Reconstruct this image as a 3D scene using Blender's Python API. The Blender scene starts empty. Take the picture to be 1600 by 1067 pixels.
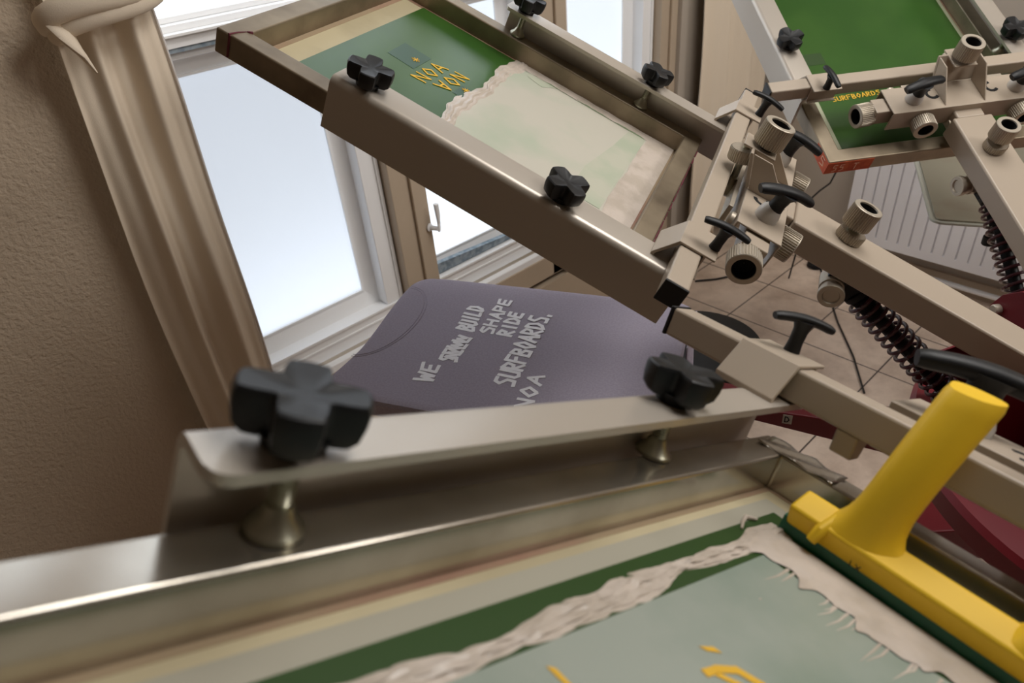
import bpy, bmesh, math, random
from mathutils import Vector, Matrix
random.seed(7)
S = bpy.context.scene
COL = S.collection
PI = math.pi

# ---------------------------------------------------------------- camera, light, exposure
H = 1.62                                   # camera height above the floor
cam_d = bpy.data.cameras.new('camera')
cam_d.sensor_width = 36.0
cam_d.lens = 1100.0/1600.0*36.0
cam_d.clip_start = 0.02
cam_d.dof.use_dof = True
cam_d.dof.focus_distance = 1.12
cam_d.dof.aperture_fstop = 6.3
cam = bpy.data.objects.new('camera', cam_d)
COL.objects.link(cam)
cam.matrix_world = Matrix(((0.72396, 0.43943, -0.53177, 0.0),
                           (-0.68518, 0.36863, -0.62821, 0.0),
                           (-0.08003, 0.81916, 0.56796, H),
                           (0, 0, 0, 1)))
S.camera = cam

W = bpy.data.worlds.new('world')
S.world = W
W.use_nodes = True
W.node_tree.nodes['Background'].inputs[0].default_value = (1.0, 0.92, 0.84, 1)
W.node_tree.nodes['Background'].inputs[1].default_value = 0.05

def area(name, loc, target, sx, sy, power, colour):
    l = bpy.data.lights.new(name, 'AREA')
    l.shape = 'RECTANGLE'; l.size = sx; l.size_y = sy
    l.energy = power; l.color = colour
    o = bpy.data.objects.new(name, l); COL.objects.link(o)
    o.location = loc
    o.rotation_euler = (Vector(target)-Vector(loc)).to_track_quat('-Z', 'Y').to_euler()
    return o
area('ceiling_lamp_light', (1.5, 0.15, 2.9), (1.1, 0.55, 0.8), 1.3, 1.0, 32, (1.0, 0.97, 0.935))
area('added_wall_fill_light', (2.5, -1.5, 2.9), (0.9, 1.4, 0.9), 1.0, 1.0, 38, (1.0, 0.95, 0.90))  # added unseen fill that brightens the window wall from the right
area('outdoor_sky_light', (1.6, 5.6, 3.0), (1.3, 1.8, 1.2), 5.0, 4.0, 34, (0.86, 0.92, 1.0))
area('pavement_bounce_light', (1.3, 2.22, 0.40), (1.3, 1.8, 0.62), 2.4, 0.22, 6.5, (0.92, 0.96, 1.0))

S.view_settings.view_transform = 'Standard'
S.view_settings.look = 'None'
S.view_settings.exposure = 0.12
S.view_settings.gamma = 1.0
S.view_settings.use_curve_mapping = False

# ---------------------------------------------------------------- materials
def srgb(r, g, b):
    def f(c):
        c /= 255.0
        return c/12.92 if c <= 0.04045 else ((c+0.055)/1.055)**2.4
    return (f(r), f(g), f(b), 1)

def mat(name, col, rough=0.5, metal=0.0, col2=None, nscale=20, bump=0.0, bscale=200, aniso=None, detail=4, alpha=1.0, coat=0.0, spec=0.5, lo=0.4, hi=0.6):
    m = bpy.data.materials.new(name); m.use_nodes = True
    nt = m.node_tree; b = nt.nodes['Principled BSDF']
    b.inputs['Base Color'].default_value = col
    b.inputs['Roughness'].default_value = rough
    b.inputs['Metallic'].default_value = metal
    b.inputs['Alpha'].default_value = alpha
    b.inputs['Coat Weight'].default_value = coat
    b.inputs['Specular IOR Level'].default_value = spec
    tc = nt.nodes.new('ShaderNodeTexCoord'); mp = nt.nodes.new('ShaderNodeMapping')
    nt.links.new(tc.outputs['Object'], mp.inputs[0])
    if aniso: mp.inputs['Scale'].default_value = aniso
    if col2 is not None:
        n = nt.nodes.new('ShaderNodeTexNoise'); n.inputs['Scale'].default_value = nscale; n.inputs['Detail'].default_value = detail
        r = nt.nodes.new('ShaderNodeValToRGB')
        r.color_ramp.elements[0].color = col; r.color_ramp.elements[1].color = col2
        r.color_ramp.elements[0].position = lo; r.color_ramp.elements[1].position = hi
        nt.links.new(mp.outputs[0], n.inputs['Vector'])
        nt.links.new(n.outputs['Fac'], r.inputs[0]); nt.links.new(r.outputs[0], b.inputs['Base Color'])
    if bump > 0:
        n = nt.nodes.new('ShaderNodeTexNoise'); n.inputs['Scale'].default_value = bscale; n.inputs['Detail'].default_value = 3
        bp = nt.nodes.new('ShaderNodeBump'); bp.inputs['Strength'].default_value = bump; bp.inputs['Distance'].default_value = 0.004
        nt.links.new(mp.outputs[0], n.inputs['Vector'])
        nt.links.new(n.outputs['Fac'], bp.inputs['Height']); nt.links.new(bp.outputs[0], b.inputs['Normal'])
    return m

M = {}
M['paint'] = mat('cream_grey_painted_steel', srgb(176, 162, 145), 0.36, bump=0.04, bscale=900, spec=0.45)
M['alu'] = mat('worn_aluminium', srgb(200, 194, 184), 0.19, metal=0.85, col2=srgb(150, 141, 126), nscale=9, detail=7, lo=0.35, hi=0.72)
M['alu_dull'] = mat('dull_scuffed_aluminium', srgb(156, 142, 120), 0.42, metal=0.55, col2=srgb(108, 95, 78), nscale=10, detail=7, lo=0.35, hi=0.7)
M['beam'] = mat('satin_anodised_aluminium', srgb(188, 179, 167), 0.33, metal=0.35, bump=0.03, bscale=900)
M['steel'] = mat('knurled_nickel_steel', srgb(188, 178, 162), 0.42, metal=0.55)
M['bolt'] = mat('zinc_bolt_steel', srgb(170, 168, 150), 0.28, metal=0.9)
M['black'] = mat('black_plastic', srgb(22, 23, 25), 0.45, bump=0.03, bscale=500, spec=0.35)
M['blackgloss'] = mat('black_enamel', srgb(16, 16, 18), 0.5, spec=0.3)
M['hole'] = mat('dark_socket', srgb(12, 11, 11), 0.8)  # near-black stands in for shade inside the metal bores; also slots, lettering
M['red'] = mat('red_machine_paint', srgb(104, 14, 26), 0.42, spec=0.4)
M['springsteel'] = mat('dark_red_spring_steel', srgb(74, 34, 42), 0.35, coat=0.3)
M['yellow'] = mat('yellow_plastic', srgb(240, 196, 40), 0.5, bump=0.02, bscale=300, spec=0.4)
M['greenblade'] = mat('green_polyurethane_blade', srgb(10, 96, 66), 0.35)
M['dome'] = mat('pearl_grey_plastic', srgb(196, 192, 186), 0.3)
M['shirt'] = mat('mauve_grey_jersey', srgb(170, 163, 178), 0.95, col2=srgb(162, 155, 170), nscale=260, bump=0.25, bscale=1400, spec=0.1)
M['whiteprint'] = mat('white_textile_print', srgb(246, 246, 252), 0.7)
M['gelprint'] = mat('yellow_stencil', srgb(226, 178, 44), 0.6)
M['stucco'] = mat('brown_grey_stucco', srgb(196, 179, 158), 0.9, bump=1.0, bscale=120, spec=0.2)
M['stucco_smooth'] = mat('wall_paint', srgb(176, 166, 154), 0.85, bump=0.1, bscale=60, spec=0.2)
M['room_wall'] = mat('dim_brown_wall_paint', srgb(122, 108, 92), 0.9, bump=0.1, bscale=60, spec=0.2)
M['white'] = mat('white_window_paint', srgb(246, 247, 248), 0.45, bump=0.05, bscale=40)
M['tan'] = mat('beige_window_paint', srgb(184, 167, 146), 0.55, bump=0.08, bscale=50)
M['blue_grey'] = mat('mottled_blue_grey', srgb(112, 128, 140), 0.8, col2=srgb(150, 162, 172), nscale=60)
M['gap'] = mat('dark_sill_joint', srgb(84, 72, 58), 0.9)
M['curtain'] = mat('unbleached_cotton', srgb(226, 212, 192), 0.95, bump=0.15, bscale=500, spec=0.1)
M['curtain_hem'] = mat('white_cotton_hem', srgb(214, 208, 204), 0.95, spec=0.1)
M['radiator'] = mat('white_radiator_enamel', srgb(230, 228, 230), 0.35)
M['orange'] = mat('orange_paper_label', srgb(206, 96, 52), 0.7, col2=srgb(186, 74, 38), nscale=60)
M['labelink'] = mat('pale_label_ink', srgb(236, 190, 160), 0.7)
M['tag'] = mat('grey_sticker', srgb(176, 170, 160), 0.7)
M['plum'] = mat('dried_plum_ink', srgb(96, 24, 40), 0.6)
M['mesh'] = mat('cream_screen_mesh', srgb(196, 184, 150), 0.6, col2=srgb(178, 166, 134), nscale=7)
M['glue'] = mat('stained_glue_edge', srgb(160, 140, 112), 0.6, col2=srgb(150, 96, 86), nscale=6, detail=6, lo=0.45, hi=0.75)
M['green'] = mat('green_emulsion', srgb(56, 92, 36), 0.28, col2=srgb(48, 84, 32), nscale=5)
M['green_dark'] = mat('dark_green_emulsion', srgb(44, 72, 28), 0.4)
M['tealtape'] = mat('teal_tape_patch', srgb(40, 78, 54), 0.35)
M['ink'] = mat('cream_plastisol_ink', srgb(206, 194, 182), 0.32, col2=srgb(190, 178, 164), nscale=30, bump=0.3, bscale=120, spec=0.6)
M['border'] = mat('pale_green_mesh_border', srgb(176, 180, 150), 0.5)
M['inkteal'] = mat('thin_ink_over_emulsion', srgb(138, 152, 140), 0.32, col2=srgb(160, 168, 158), nscale=8, detail=6, spec=0.6)
M['inkpale'] = mat('thin_ink_film', srgb(196, 192, 178), 0.42, col2=srgb(172, 184, 162), nscale=6, lo=0.5, hi=0.75, spec=0.5)
M['cable'] = mat('black_cable', srgb(22, 20, 20), 0.5)
M['platen'] = mat('bare_aluminium_platen', srgb(150, 145, 128), 0.45, metal=0.3, col2=srgb(132, 112, 96), nscale=5, lo=0.5, hi=0.8)
M['platen_edge'] = mat('platen_edge_rubber', srgb(172, 172, 160), 0.5)

def glass_mat(name, col, e):
    m = bpy.data.materials.new(name); m.use_nodes = True
    nt = m.node_tree; nt.nodes.clear()
    out = nt.nodes.new('ShaderNodeOutputMaterial'); t = nt.nodes.new('ShaderNodeBsdfTranslucent'); t.inputs[0].default_value = col
    d = nt.nodes.new('ShaderNodeBsdfDiffuse'); d.inputs[0].default_value = (0.6, 0.63, 0.68, 1)
    mx = nt.nodes.new('ShaderNodeMixShader'); mx.inputs[0].default_value = 0.22
    em = nt.nodes.new('ShaderNodeEmission'); em.inputs[0].default_value = (0.86, 0.92, 1.0, 1); em.inputs[1].default_value = e  # added glow, standing in for daylight coming through the pane
    ad = nt.nodes.new('ShaderNodeAddShader')
    nt.links.new(t.outputs[0], mx.inputs[1]); nt.links.new(d.outputs[0], mx.inputs[2])
    nt.links.new(mx.outputs[0], ad.inputs[0]); nt.links.new(em.outputs[0], ad.inputs[1]); nt.links.new(ad.outputs[0], out.inputs[0])
    return m
M['glass'] = glass_mat('frosted_glass', (0.90, 0.93, 0.97, 1), 0.22)
M['glass_b'] = glass_mat('frosted_glass_side', (0.95, 0.98, 1.0, 1), 0.34)
M['glass_top'] = glass_mat('frosted_glass_upper', (0.95, 0.98, 1.0, 1), 0.95)

def tile_mat():
    m = bpy.data.materials.new('beige_floor_tiles'); m.use_nodes = True
    nt = m.node_tree; b = nt.nodes['Principled BSDF']
    tc = nt.nodes.new('ShaderNodeTexCoord'); mp = nt.nodes.new('ShaderNodeMapping')
    mp.inputs['Location'].default_value = (0.0, 0.0, 0); mp.inputs['Scale'].default_value = (1, 1, 1)
    br = nt.nodes.new('ShaderNodeTexBrick'); br.offset = 0; br.squash = 1
    br.inputs['Scale'].default_value = 1; br.inputs['Brick Width'].default_value = 0.3; br.inputs['Row Height'].default_value = 0.3
    br.inputs['Mortar Size'].default_value = 0.0028; br.inputs['Mortar Smooth'].default_value = 0.1; br.inputs['Bias'].default_value = 0
    n = nt.nodes.new('ShaderNodeTexNoise'); n.inputs['Scale'].default_value = 5; n.inputs['Detail'].default_value = 8; n.inputs['Roughness'].default_value = 0.65
    r = nt.nodes.new('ShaderNodeValToRGB'); r.color_ramp.elements[0].color = srgb(178, 156, 138); r.color_ramp.elements[1].color = srgb(224, 204, 186)
    r.color_ramp.elements[0].position = 0.3; r.color_ramp.elements[1].position = 0.62
    nt.links.new(tc.outputs['Object'], mp.inputs[0]); nt.links.new(mp.outputs[0], br.inputs['Vector']); nt.links.new(tc.outputs['Object'], n.inputs['Vector'])
    nt.links.new(n.outputs['Fac'], r.inputs[0]); nt.links.new(r.outputs[0], br.inputs['Color1']); nt.links.new(r.outputs[0], br.inputs['Color2'])
    br.inputs['Mortar'].default_value = srgb(70, 58, 52)
    nt.links.new(br.outputs['Color'], b.inputs['Base Color']); b.inputs['Roughness'].default_value = 0.35
    return m
M['tiles'] = tile_mat()

# ---------------------------------------------------------------- mesh helpers
class MB:
    def __init__(s): s.v = []; s.f = []
    def add(s, vs, fs, T=None):
        k = len(s.v)
        s.v += [tuple(T @ Vector(p)) if T else tuple(p) for p in vs]
        s.f += [tuple(i+k for i in f) for f in fs]
        return s
    def box(s, lo, hi, T=None):
        x0, y0, z0 = lo; x1, y1, z1 = hi
        return s.add([(x0,y0,z0),(x1,y0,z0),(x1,y1,z0),(x0,y1,z0),(x0,y0,z1),(x1,y0,z1),(x1,y1,z1),(x0,y1,z1)],
                     [(0,3,2,1),(4,5,6,7),(0,1,5,4),(1,2,6,5),(2,3,7,6),(3,0,4,7)], T)
    def prism(s, poly, a, b, axis='z', T=None, shear=None):
        n = len(poly)
        def P(p, h):
            if axis == 'z': q = (p[0], p[1], h)
            elif axis == 'x': q = (h, p[0], p[1])
            else: q = (p[0], h, p[1])
            return q
        vs = [P(p, a) for p in poly]+[P(p, b) for p in poly]
        fs = [tuple(range(n-1, -1, -1)), tuple(range(n, 2*n))]+[(i, (i+1) % n, (i+1) % n+n, i+n) for i in range(n)]
        return s.add(vs, fs, T)
    def lathe(s, prof, c=(0,0,0), axis=(0,0,1), seg=32, mod=None, T=None, caps=True):
        q = Vector(axis).to_track_quat('Z', 'Y').to_matrix(); c = Vector(c)
        vs = []
        for (r, h) in prof:
            for k in range(seg):
                a = 2*PI*k/seg; rr = r*(mod(k, h) if mod else 1)
                vs.append(c + q @ Vector((rr*math.cos(a), rr*math.sin(a), h)))
        m = len(prof); fs = []
        for i in range(m-1):
            for k in range(seg):
                k2 = (k+1) % seg
                fs.append((i*seg+k, i*seg+k2, (i+1)*seg+k2, (i+1)*seg+k))
        if caps:
            fs.append(tuple(range(seg-1, -1, -1))); fs.append(tuple(range((m-1)*seg, m*seg)))
        return s.add(vs, fs, T)
    def tube(s, pts, r, seg=12, asp=1.0, up=(0,0,1), T=None, caps=True):
        pts = [Vector(p) for p in pts]; n = len(pts); vs = []
        for i, p in enumerate(pts):
            d = (pts[min(i+1, n-1)]-pts[max(i-1, 0)]).normalized()
            a = d.cross(Vector(up))
            if a.length < 1e-4: a = d.cross(Vector((0.31, 0.95, 0.1)))
            a.normalize(); b = a.cross(d)
            rr = r[i] if isinstance(r, (list, tuple)) else r
            for k in range(seg):
                t = 2*PI*k/seg
                vs.append(p + a*math.cos(t)*rr + b*math.sin(t)*rr*asp)
        fs = [(i*seg+k, i*seg+(k+1) % seg, (i+1)*seg+(k+1) % seg, (i+1)*seg+k) for i in range(n-1) for k in range(seg)]
        if caps: fs += [tuple(range(seg-1, -1, -1)), tuple(range((n-1)*seg, n*seg))]
        return s.add(vs, fs, T)
    def grid(s, fn, nu, nv, T=None, closed_u=False):
        vs = [fn(i/nu, j/nv) for j in range(nv+1) for i in range(nu+1)]
        fs = [(j*(nu+1)+i, j*(nu+1)+i+1, (j+1)*(nu+1)+i+1, (j+1)*(nu+1)+i) for j in range(nv) for i in range(nu)]
        return s.add(vs, fs, T)
    def build(s, name, m, parent=None, bevel=0, smooth=None, seg=3, solid=0):
        me = bpy.data.meshes.new(name); me.from_pydata(s.v, [], s.f)
        bm = bmesh.new(); bm.from_mesh(me); bmesh.ops.recalc_face_normals(bm, faces=bm.faces); bm.to_mesh(me); bm.free()
        me.materials.append(M[m] if isinstance(m, str) else m)
        o = bpy.data.objects.new(name, me); COL.objects.link(o)
        if parent: o.parent = parent
        if solid:
            md = o.modifiers.new('solid', 'SOLIDIFY'); md.thickness = solid; md.offset = 0
        if bevel:
            md = o.modifiers.new('bevel', 'BEVEL'); md.width = bevel; md.segments = seg; md.limit_method = 'ANGLE'; md.angle_limit = math.radians(35)
        if smooth is None: smooth = bevel > 0
        if smooth:
            me.shade_smooth()
            me.set_sharp_from_angle(angle=math.radians(38 if not bevel else 80))
            if bevel:
                wn = o.modifiers.new('wn', 'WEIGHTED_NORMAL'); wn.keep_sharp = True
        return o

def tag(o, label=None, cat=None, group=None, kind=None):
    if label: o['label'] = label
    if cat: o['category'] = cat
    if group: o['group'] = group
    if kind: o['kind'] = kind
    return o
def empty(name, loc=(0,0,0), mw=None):
    o = bpy.data.objects.new(name, None); COL.objects.link(o); o.empty_display_size = 0.05
    if mw is not None: o.matrix_world = mw
    else: o.location = loc
    return o
def struct(name, mb, m, **k):
    return tag(mb.build(name, m, **k), kind='structure')
def frame_matrix(O, u, v, n):
    return Matrix(((u[0], v[0], n[0], O[0]), (u[1], v[1], n[1], O[1]), (u[2], v[2], n[2], O[2]), (0,0,0,1)))
def rot_z(a, c=(0,0,0)): return Matrix.Translation(c) @ Matrix.Rotation(a, 4, 'Z')

def rounded(x0, y0, x1, y1, r, n=6):
    rs = r if isinstance(r, (list, tuple)) else [r]*4
    out = []
    for (cx, cy, a0), rr in zip(((x1, y1, 0), (x0, y1, 90), (x0, y0, 180), (x1, y0, 270)), rs):
        sx = -1 if cx == x1 else 1; sy = -1 if cy == y1 else 1
        ox, oy = cx+sx*rr, cy+sy*rr
        if rr < 1e-6: out.append((cx, cy)); continue
        for k in range(n+1):
            a = math.radians(a0+90*k/n); out.append((ox+rr*math.cos(a), oy+rr*math.sin(a)))
    return out

# ---------------------------------------------------------------- the room (window wall y = 1.70)
fl = MB().box((-1.45, -2.45, -0.05), (3.1, 1.75, 0.0))
o = struct('floor', fl, 'tiles'); 
# shift the tile grid so a joint crossing lies at (2.536, 1.245)
for nd in M['tiles'].node_tree.nodes:
    if nd.type == 'MAPPING': nd.inputs['Location'].default_value = (-(2.536 % 0.3)+0.0, -(1.245 % 0.3), 0)

YW = 1.70
def zz(z): return H+z
wl = MB()
wl.box((-1.3, YW-0.03, 0), (0.405, YW+0.3, 3.0))
struct('wall_window_left', wl, 'stucco')
struct('wall_window_bottom', MB().box((0.405, YW-0.01, 0), (2.40, YW+0.3, zz(-1.372))), 'tan')
struct('wall_window_top', MB().box((0.405, YW-0.03, zz(0.95)), (2.42, YW+0.3, 3.0)), 'stucco')
struct('wall_window_right', MB().box((2.398, YW-0.03, 0), (3.0, YW+0.3, 3.0)), 'stucco_smooth')
struct('wall_left', MB().box((-1.45, -2.3, 0), (-1.3, YW-0.03, 3.0)), 'room_wall')
struct('wall_back', MB().box((-1.45, -2.45, 0), (3.1, -2.3, 3.0)), 'room_wall')
struct('ceiling', MB().box((-1.45, -2.45, 3.0), (3.1, YW+0.3, 3.1)), 'stucco_smooth')
struct('wall_right', MB().box((2.95, -2.3, 0), (3.1, YW-0.03, 3.0)), 'stucco_smooth')
struct('trim_1', MB().box((0.405, YW+0.02, zz(-1.372)), (2.40, YW+0.28, zz(-1.352))), 'gap')

# frame posts
def post(x0, x1, nm):
    b = MB().box((x0, YW, zz(-1.352)), (x1, YW+0.22, zz(0.95)))
    b.box((x0+(x1-x0)*0.55, YW-0.012, zz(-1.352)), (x1, YW, zz(0.95)))
    return struct(nm, b, 'tan', bevel=0.003)
post(1.032, 1.148, 'trim_2'); post(1.682, 1.791, 'trim_3'); post(2.315, 2.40, 'trim_4')
struct('trim_5', MB().box((0.405, YW, zz(-1.352)), (1.032, YW+0.22, zz(-1.268))), 'tan', bevel=0.004)
struct('trim_6', MB().box((1.148, YW, zz(-1.352)), (2.315, YW+0.22, zz(-1.262))), 'tan', bevel=0.004)
# window bays
def ring(mb, x0, z0, x1, z1, X0, Z0, X1, Z1, ya, yb):
    """frame ring between inner rect (x0..) and outer rect (X0..), from y ya to yb"""
    mb.box((X0, ya, Z0), (X1, yb, z0)); mb.box((X0, ya, z1), (X1, yb, Z1))
    mb.box((X0, ya, z0), (x0, yb, z1)); mb.box((x1, ya, z0), (X1, yb, z1))
def bevelring(mb, A, B, ya, yb):
    (a0, a1, a2, a3), (b0, b1, b2, b3) = A, B
    vs = [(a0,ya,a1),(a2,ya,a1),(a2,ya,a3),(a0,ya,a3),(b0,yb,b1),(b2,yb,b1),(b2,yb,b3),(b0,yb,b3)]
    mb.add(vs, [(0,1,5,4),(1,2,6,5),(2,3,7,6),(3,0,4,7)])
def bay(nm, X0, X1, Z0, Z1, wl_, wr, wb, wt, gl, strip=False, glass='glass'):
    """casement: outer rect X0..X1, Z0..Z1 (z below camera); front face 4 cm behind the posts"""
    y1 = YW+0.04
    e = MB(); sash_in = (X0+wl_, Z0+wb, X1-wr, Z1-wt)
    # white lip lining the opening
    e.box((X0, YW+0.004, Z0-0.03), (X1, YW+0.03, Z0)); 
    ring(e, *sash_in, X0+0.003, Z0+0.003, X1-0.003, Z1-0.003, y1, y1+0.05)
    root = struct(nm, e, 'white', bevel=0.003)
    g = (sash_in[0]+gl, sash_in[1]+gl*1.25, sash_in[2]-gl, sash_in[3]-gl)
    b = MB(); bevelring(b, sash_in, g, y1+0.045, YW+0.10)
    ring(b, g[0]+0.006, g[1]+0.006, g[2]-0.006, g[3]-0.006, *g, YW+0.094, YW+0.12)
    b.build('window_frame', 'white', root)
    # hairline groove and raised bead on the bottom rail
    h = MB().box((X0+0.01, y1-0.004, Z0+wb*0.52), (X1-0.012, y1+0.001, Z0+wb*0.60))
    h.box((X0+0.01, y1-0.007, sash_in[1]-0.008), (X1-0.01, y1+0.001, sash_in[1]))
    h.box((X1-0.016, y1-0.006, Z0), (X1-0.005, y1+0.001, Z1))
    h.build('bead', 'white', root, bevel=0.001)
    gm = MB().box((g[0], YW+0.10, g[1]), (g[2], YW+0.106, g[3])).build('pane', glass, root)
    if strip:  # blue-grey strip at the foot of the pane, narrowing to the right
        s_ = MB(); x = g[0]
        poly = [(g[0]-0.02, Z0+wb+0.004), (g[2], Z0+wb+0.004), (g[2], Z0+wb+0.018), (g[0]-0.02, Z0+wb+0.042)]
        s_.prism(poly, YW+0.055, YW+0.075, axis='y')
        s_.build('blue_grey_strip', 'blue_grey', root)
    return root
ZT = zz(-0.30)
bay('window_1', 0.405, 1.032, zz(-1.243), ZT, 0.065, 0.065, 0.085, 0.02, 0.042)
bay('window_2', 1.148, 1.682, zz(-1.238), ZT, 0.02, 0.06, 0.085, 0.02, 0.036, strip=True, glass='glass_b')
bay('window_3', 1.791, 2.315, zz(-1.238), ZT, 0.06, 0.06, 0.085, 0.02, 0.045, glass='glass_b')
# transom with its ridges, and the upper lights
for i, (a, b) in enumerate(((0.405, 1.032), (1.148, 1.682), (1.791, 2.315))):
    t = MB().box((a, YW+0.015, zz(-0.292)), (b, YW+0.11, zz(-0.266)))
    t.box((a, YW+0.0, zz(-0.268)), (b, YW+0.1, zz(-0.262)))
    t.box((a, YW+0.03, zz(-0.262)), (b, YW+0.11, zz(-0.248)))
    struct('trim_%d' % (7+i), t, 'white', bevel=0.001)
    struct('trim_%d' % (10+i), MB().box((a+0.02, YW+0.02, zz(-0.302)), (b-0.02, YW+0.045, zz(-0.2925))), 'blue_grey')  # thin blue-grey line under the transom
    w = MB(); ring(w, a+0.03, zz(-0.235), b-0.03, zz(0.90), a, zz(-0.248), b, zz(0.95), YW+0.06, YW+0.10)
    r = struct('window_%d' % (4+i), w, 'white', bevel=0.002)
    MB().box((a+0.03, YW+0.075, zz(-0.235)), (b-0.03, YW+0.082, zz(0.90))).build('pane', 'glass_top', r)
# lever handle on the middle post
hd = empty('window_handle', (1.138, YW-0.012, zz(-0.935)))
tag(hd, 'small white lever handle on the beige post between the window panes', 'handle')
MB().lathe([(0.013, 0), (0.013, 0.004), (0.008, 0.006), (0.007, 0.035)], axis=(0.35, -1, 0), seg=16).build('spindle', 'white', hd, smooth=True)
MB().tube([(0.012, -0.034, -0.008), (0.013, -0.036, 0.02), (0.012, -0.038, 0.05), (0.009, -0.04, 0.085)], [0.006, 0.006, 0.0075, 0.0085], asp=0.7).build('lever', 'white', hd, smooth=True)

# ---------------------------------------------------------------- radiator on the right wall
rad = empty('radiator', (2.90, 0.6, 0.15))
tag(rad, 'white ribbed panel radiator mounted low on the right-hand wall', 'radiator')
X = 2.845-2.90
rb = MB().box((X+0.012, -0.62, 0.0), (0.04, 0.50, 0.60))
rb.build('body', 'radiator', rad, bevel=0.006)
ribs = MB()
yy = -0.60
k = 0
prof = []
while yy < 0.42:
    prof += [(yy, 0.0), (yy+0.037, 0.0), (yy+0.0385, 0.009), (yy+0.0425, 0.009), (yy+0.044, 0.0)]
    yy += 0.044
poly = [(X+p[1], p[0]) for p in prof]
n = len(poly)
z0, z1 = 0.035, 0.575
ribs.add([(p[0], p[1], z0) for p in poly]+[(p[0], p[1], z1) for p in poly]+[(X+0.013, p[1], z0-0.004) for p in poly],
         [(i, i+1, n+i+1, n+i) for i in range(n-1)]+[(2*n+i, 2*n+i+1, i+1, i) for i in range(n-1)])
ribs.build('ribbed_front', 'radiator', rad)
e = MB().box((X, -0.62, 0.0), (X+0.012, -0.60, 0.60)); e.box((X, 0.4555, 0.0), (X+0.012, 0.50, 0.60)); e.box((X, -0.60, 0.0), (X+0.012, 0.4555, 0.035)); e.box((X, -0.60, 0.575), (X+0.012, 0.4555, 0.60))
e.build('rim', 'radiator', rad)
tag(MB().box((2.935, -2.2, 0), (2.95, YW-0.03, 0.07)).build('baseboard_right', 'tan'), kind='structure')
# floor cable / board strip below the radiator
pipe = MB().tube([(2.90, 1.2, 0.05), (2.90, 0.3, 0.05), (2.90, -0.8, 0.05)], 0.011)
tag(pipe.build('heating_pipe', 'white', smooth=True), 'thin white heating pipe along the floor under the radiator', 'pipe')

# ---------------------------------------------------------------- curtains
def drape(name, label, xs_top, xs_bot, ztop, zbot, y0, folds, amp, mid=None, hem=True, group=None, seed=1):
    rnd = random.Random(seed)
    ph = [rnd.uniform(-0.6, 0.6) for _ in range(9)]
    def fn(s, t):
        # s across 0..1, t 0 bottom .. 1 top
        a = xs_bot[0]+(xs_top[0]-xs_bot[0])*t; b = xs_bot[1]+(xs_top[1]-xs_bot[1])*t
        if mid: 
            w = 4*t*(1-t); a += mid[0]*w; b += mid[1]*w
        x = a+(b-a)*(s+0.02*math.sin(9*s+ph[0])*math.sin(3*t+ph[1]))
        f = s*folds*2*PI
        y = y0 + amp*(0.6+0.4*(1-t))*(math.sin(f+ph[2]+0.5*math.sin(2.2*t+ph[3])) + 0.35*math.sin(2.1*f+ph[4]+1.5*t)) + 0.006*math.sin(14*t+5*s)
        return (x, y, zbot+(ztop-zbot)*t)
    root = MB().grid(fn, 110, 60).build(name, 'curtain', smooth=True, solid=0.0015)
    tag(root, label, 'curtain', group)
    return root, fn
c1, fn1 = drape('curtain', 'gathered cream cotton curtain tied with a knot, left of the window', (0.335, 0.515), (0.315, 0.50), zz(-0.145), zz(-1.55), 1.600, 2.35, 0.024, mid=(-0.025, 0.0), seed=3)
hm = MB().grid(lambda s, t: (fn1(0.985+0.03*s, t)[0]+0.001, fn1(0.985, t)[1]-0.004-0.003*math.sin(PI*s), fn1(0, t)[2]), 3, 60).build('hem', 'curtain_hem', c1, smooth=True, solid=0.001)
fl_ = MB().grid(lambda s, t: (fn1(0, t)[0]-0.012*(1-s)-0.028*(1-s)*math.exp(-((t-0.69)/0.06)**2), 1.612+0.006*s, fn1(0, t)[2]), 4, 60)
# knot
kn = MB()
def loop(c, rx, ry, rz, n=22, tilt=0.25, ph=0.0, a0=0, a1=2*PI):
    return [(c[0]+rx*math.cos(a0+(a1-a0)*k/n+ph), c[1]+ry*math.sin(a0+(a1-a0)*k/n+ph), c[2]+rz*math.sin(2*(a0+(a1-a0)*k/n))+tilt*rx*math.cos(a0+(a1-a0)*k/n)) for k in range(n+1)]
kn.tube(loop((0.43, 1.590, zz(-0.178)), 0.105, 0.052, 0.008), 0.013, asp=1.5, seg=14)
kn.tube(loop((0.42, 1.585, zz(-0.155)), 0.108, 0.055, 0.012, tilt=0.25), 0.014, asp=1.5, seg=14)
kn.tube([(0.325, 1.575, zz(-0.175)), (0.335, 1.555, zz(-0.205)), (0.35, 1.55, zz(-0.245)), (0.36, 1.55, zz(-0.275))], [0.02, 0.022, 0.012, 0.004], seg=14, asp=0.5)
kn.build('tie_knot', 'curtain', c1, smooth=True)
up, fnu = drape('upper_gather', 'x', (0.27, 0.60), (0.36, 0.50), zz(0.5), zz(-0.17), 1.60, 3.4, 0.016, seed=8)
for kx in ('label', 'category'): del up[kx]
up.name = 'gathered_top'; up.parent = c1
c2, fn2 = drape('curtain', 'long cream cotton curtain hanging in soft folds in the corner right of the window', (2.44, 2.93), (2.44, 2.93), zz(0.9), zz(-1.5), 1.60, 2.6, 0.022, seed=6)

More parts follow.
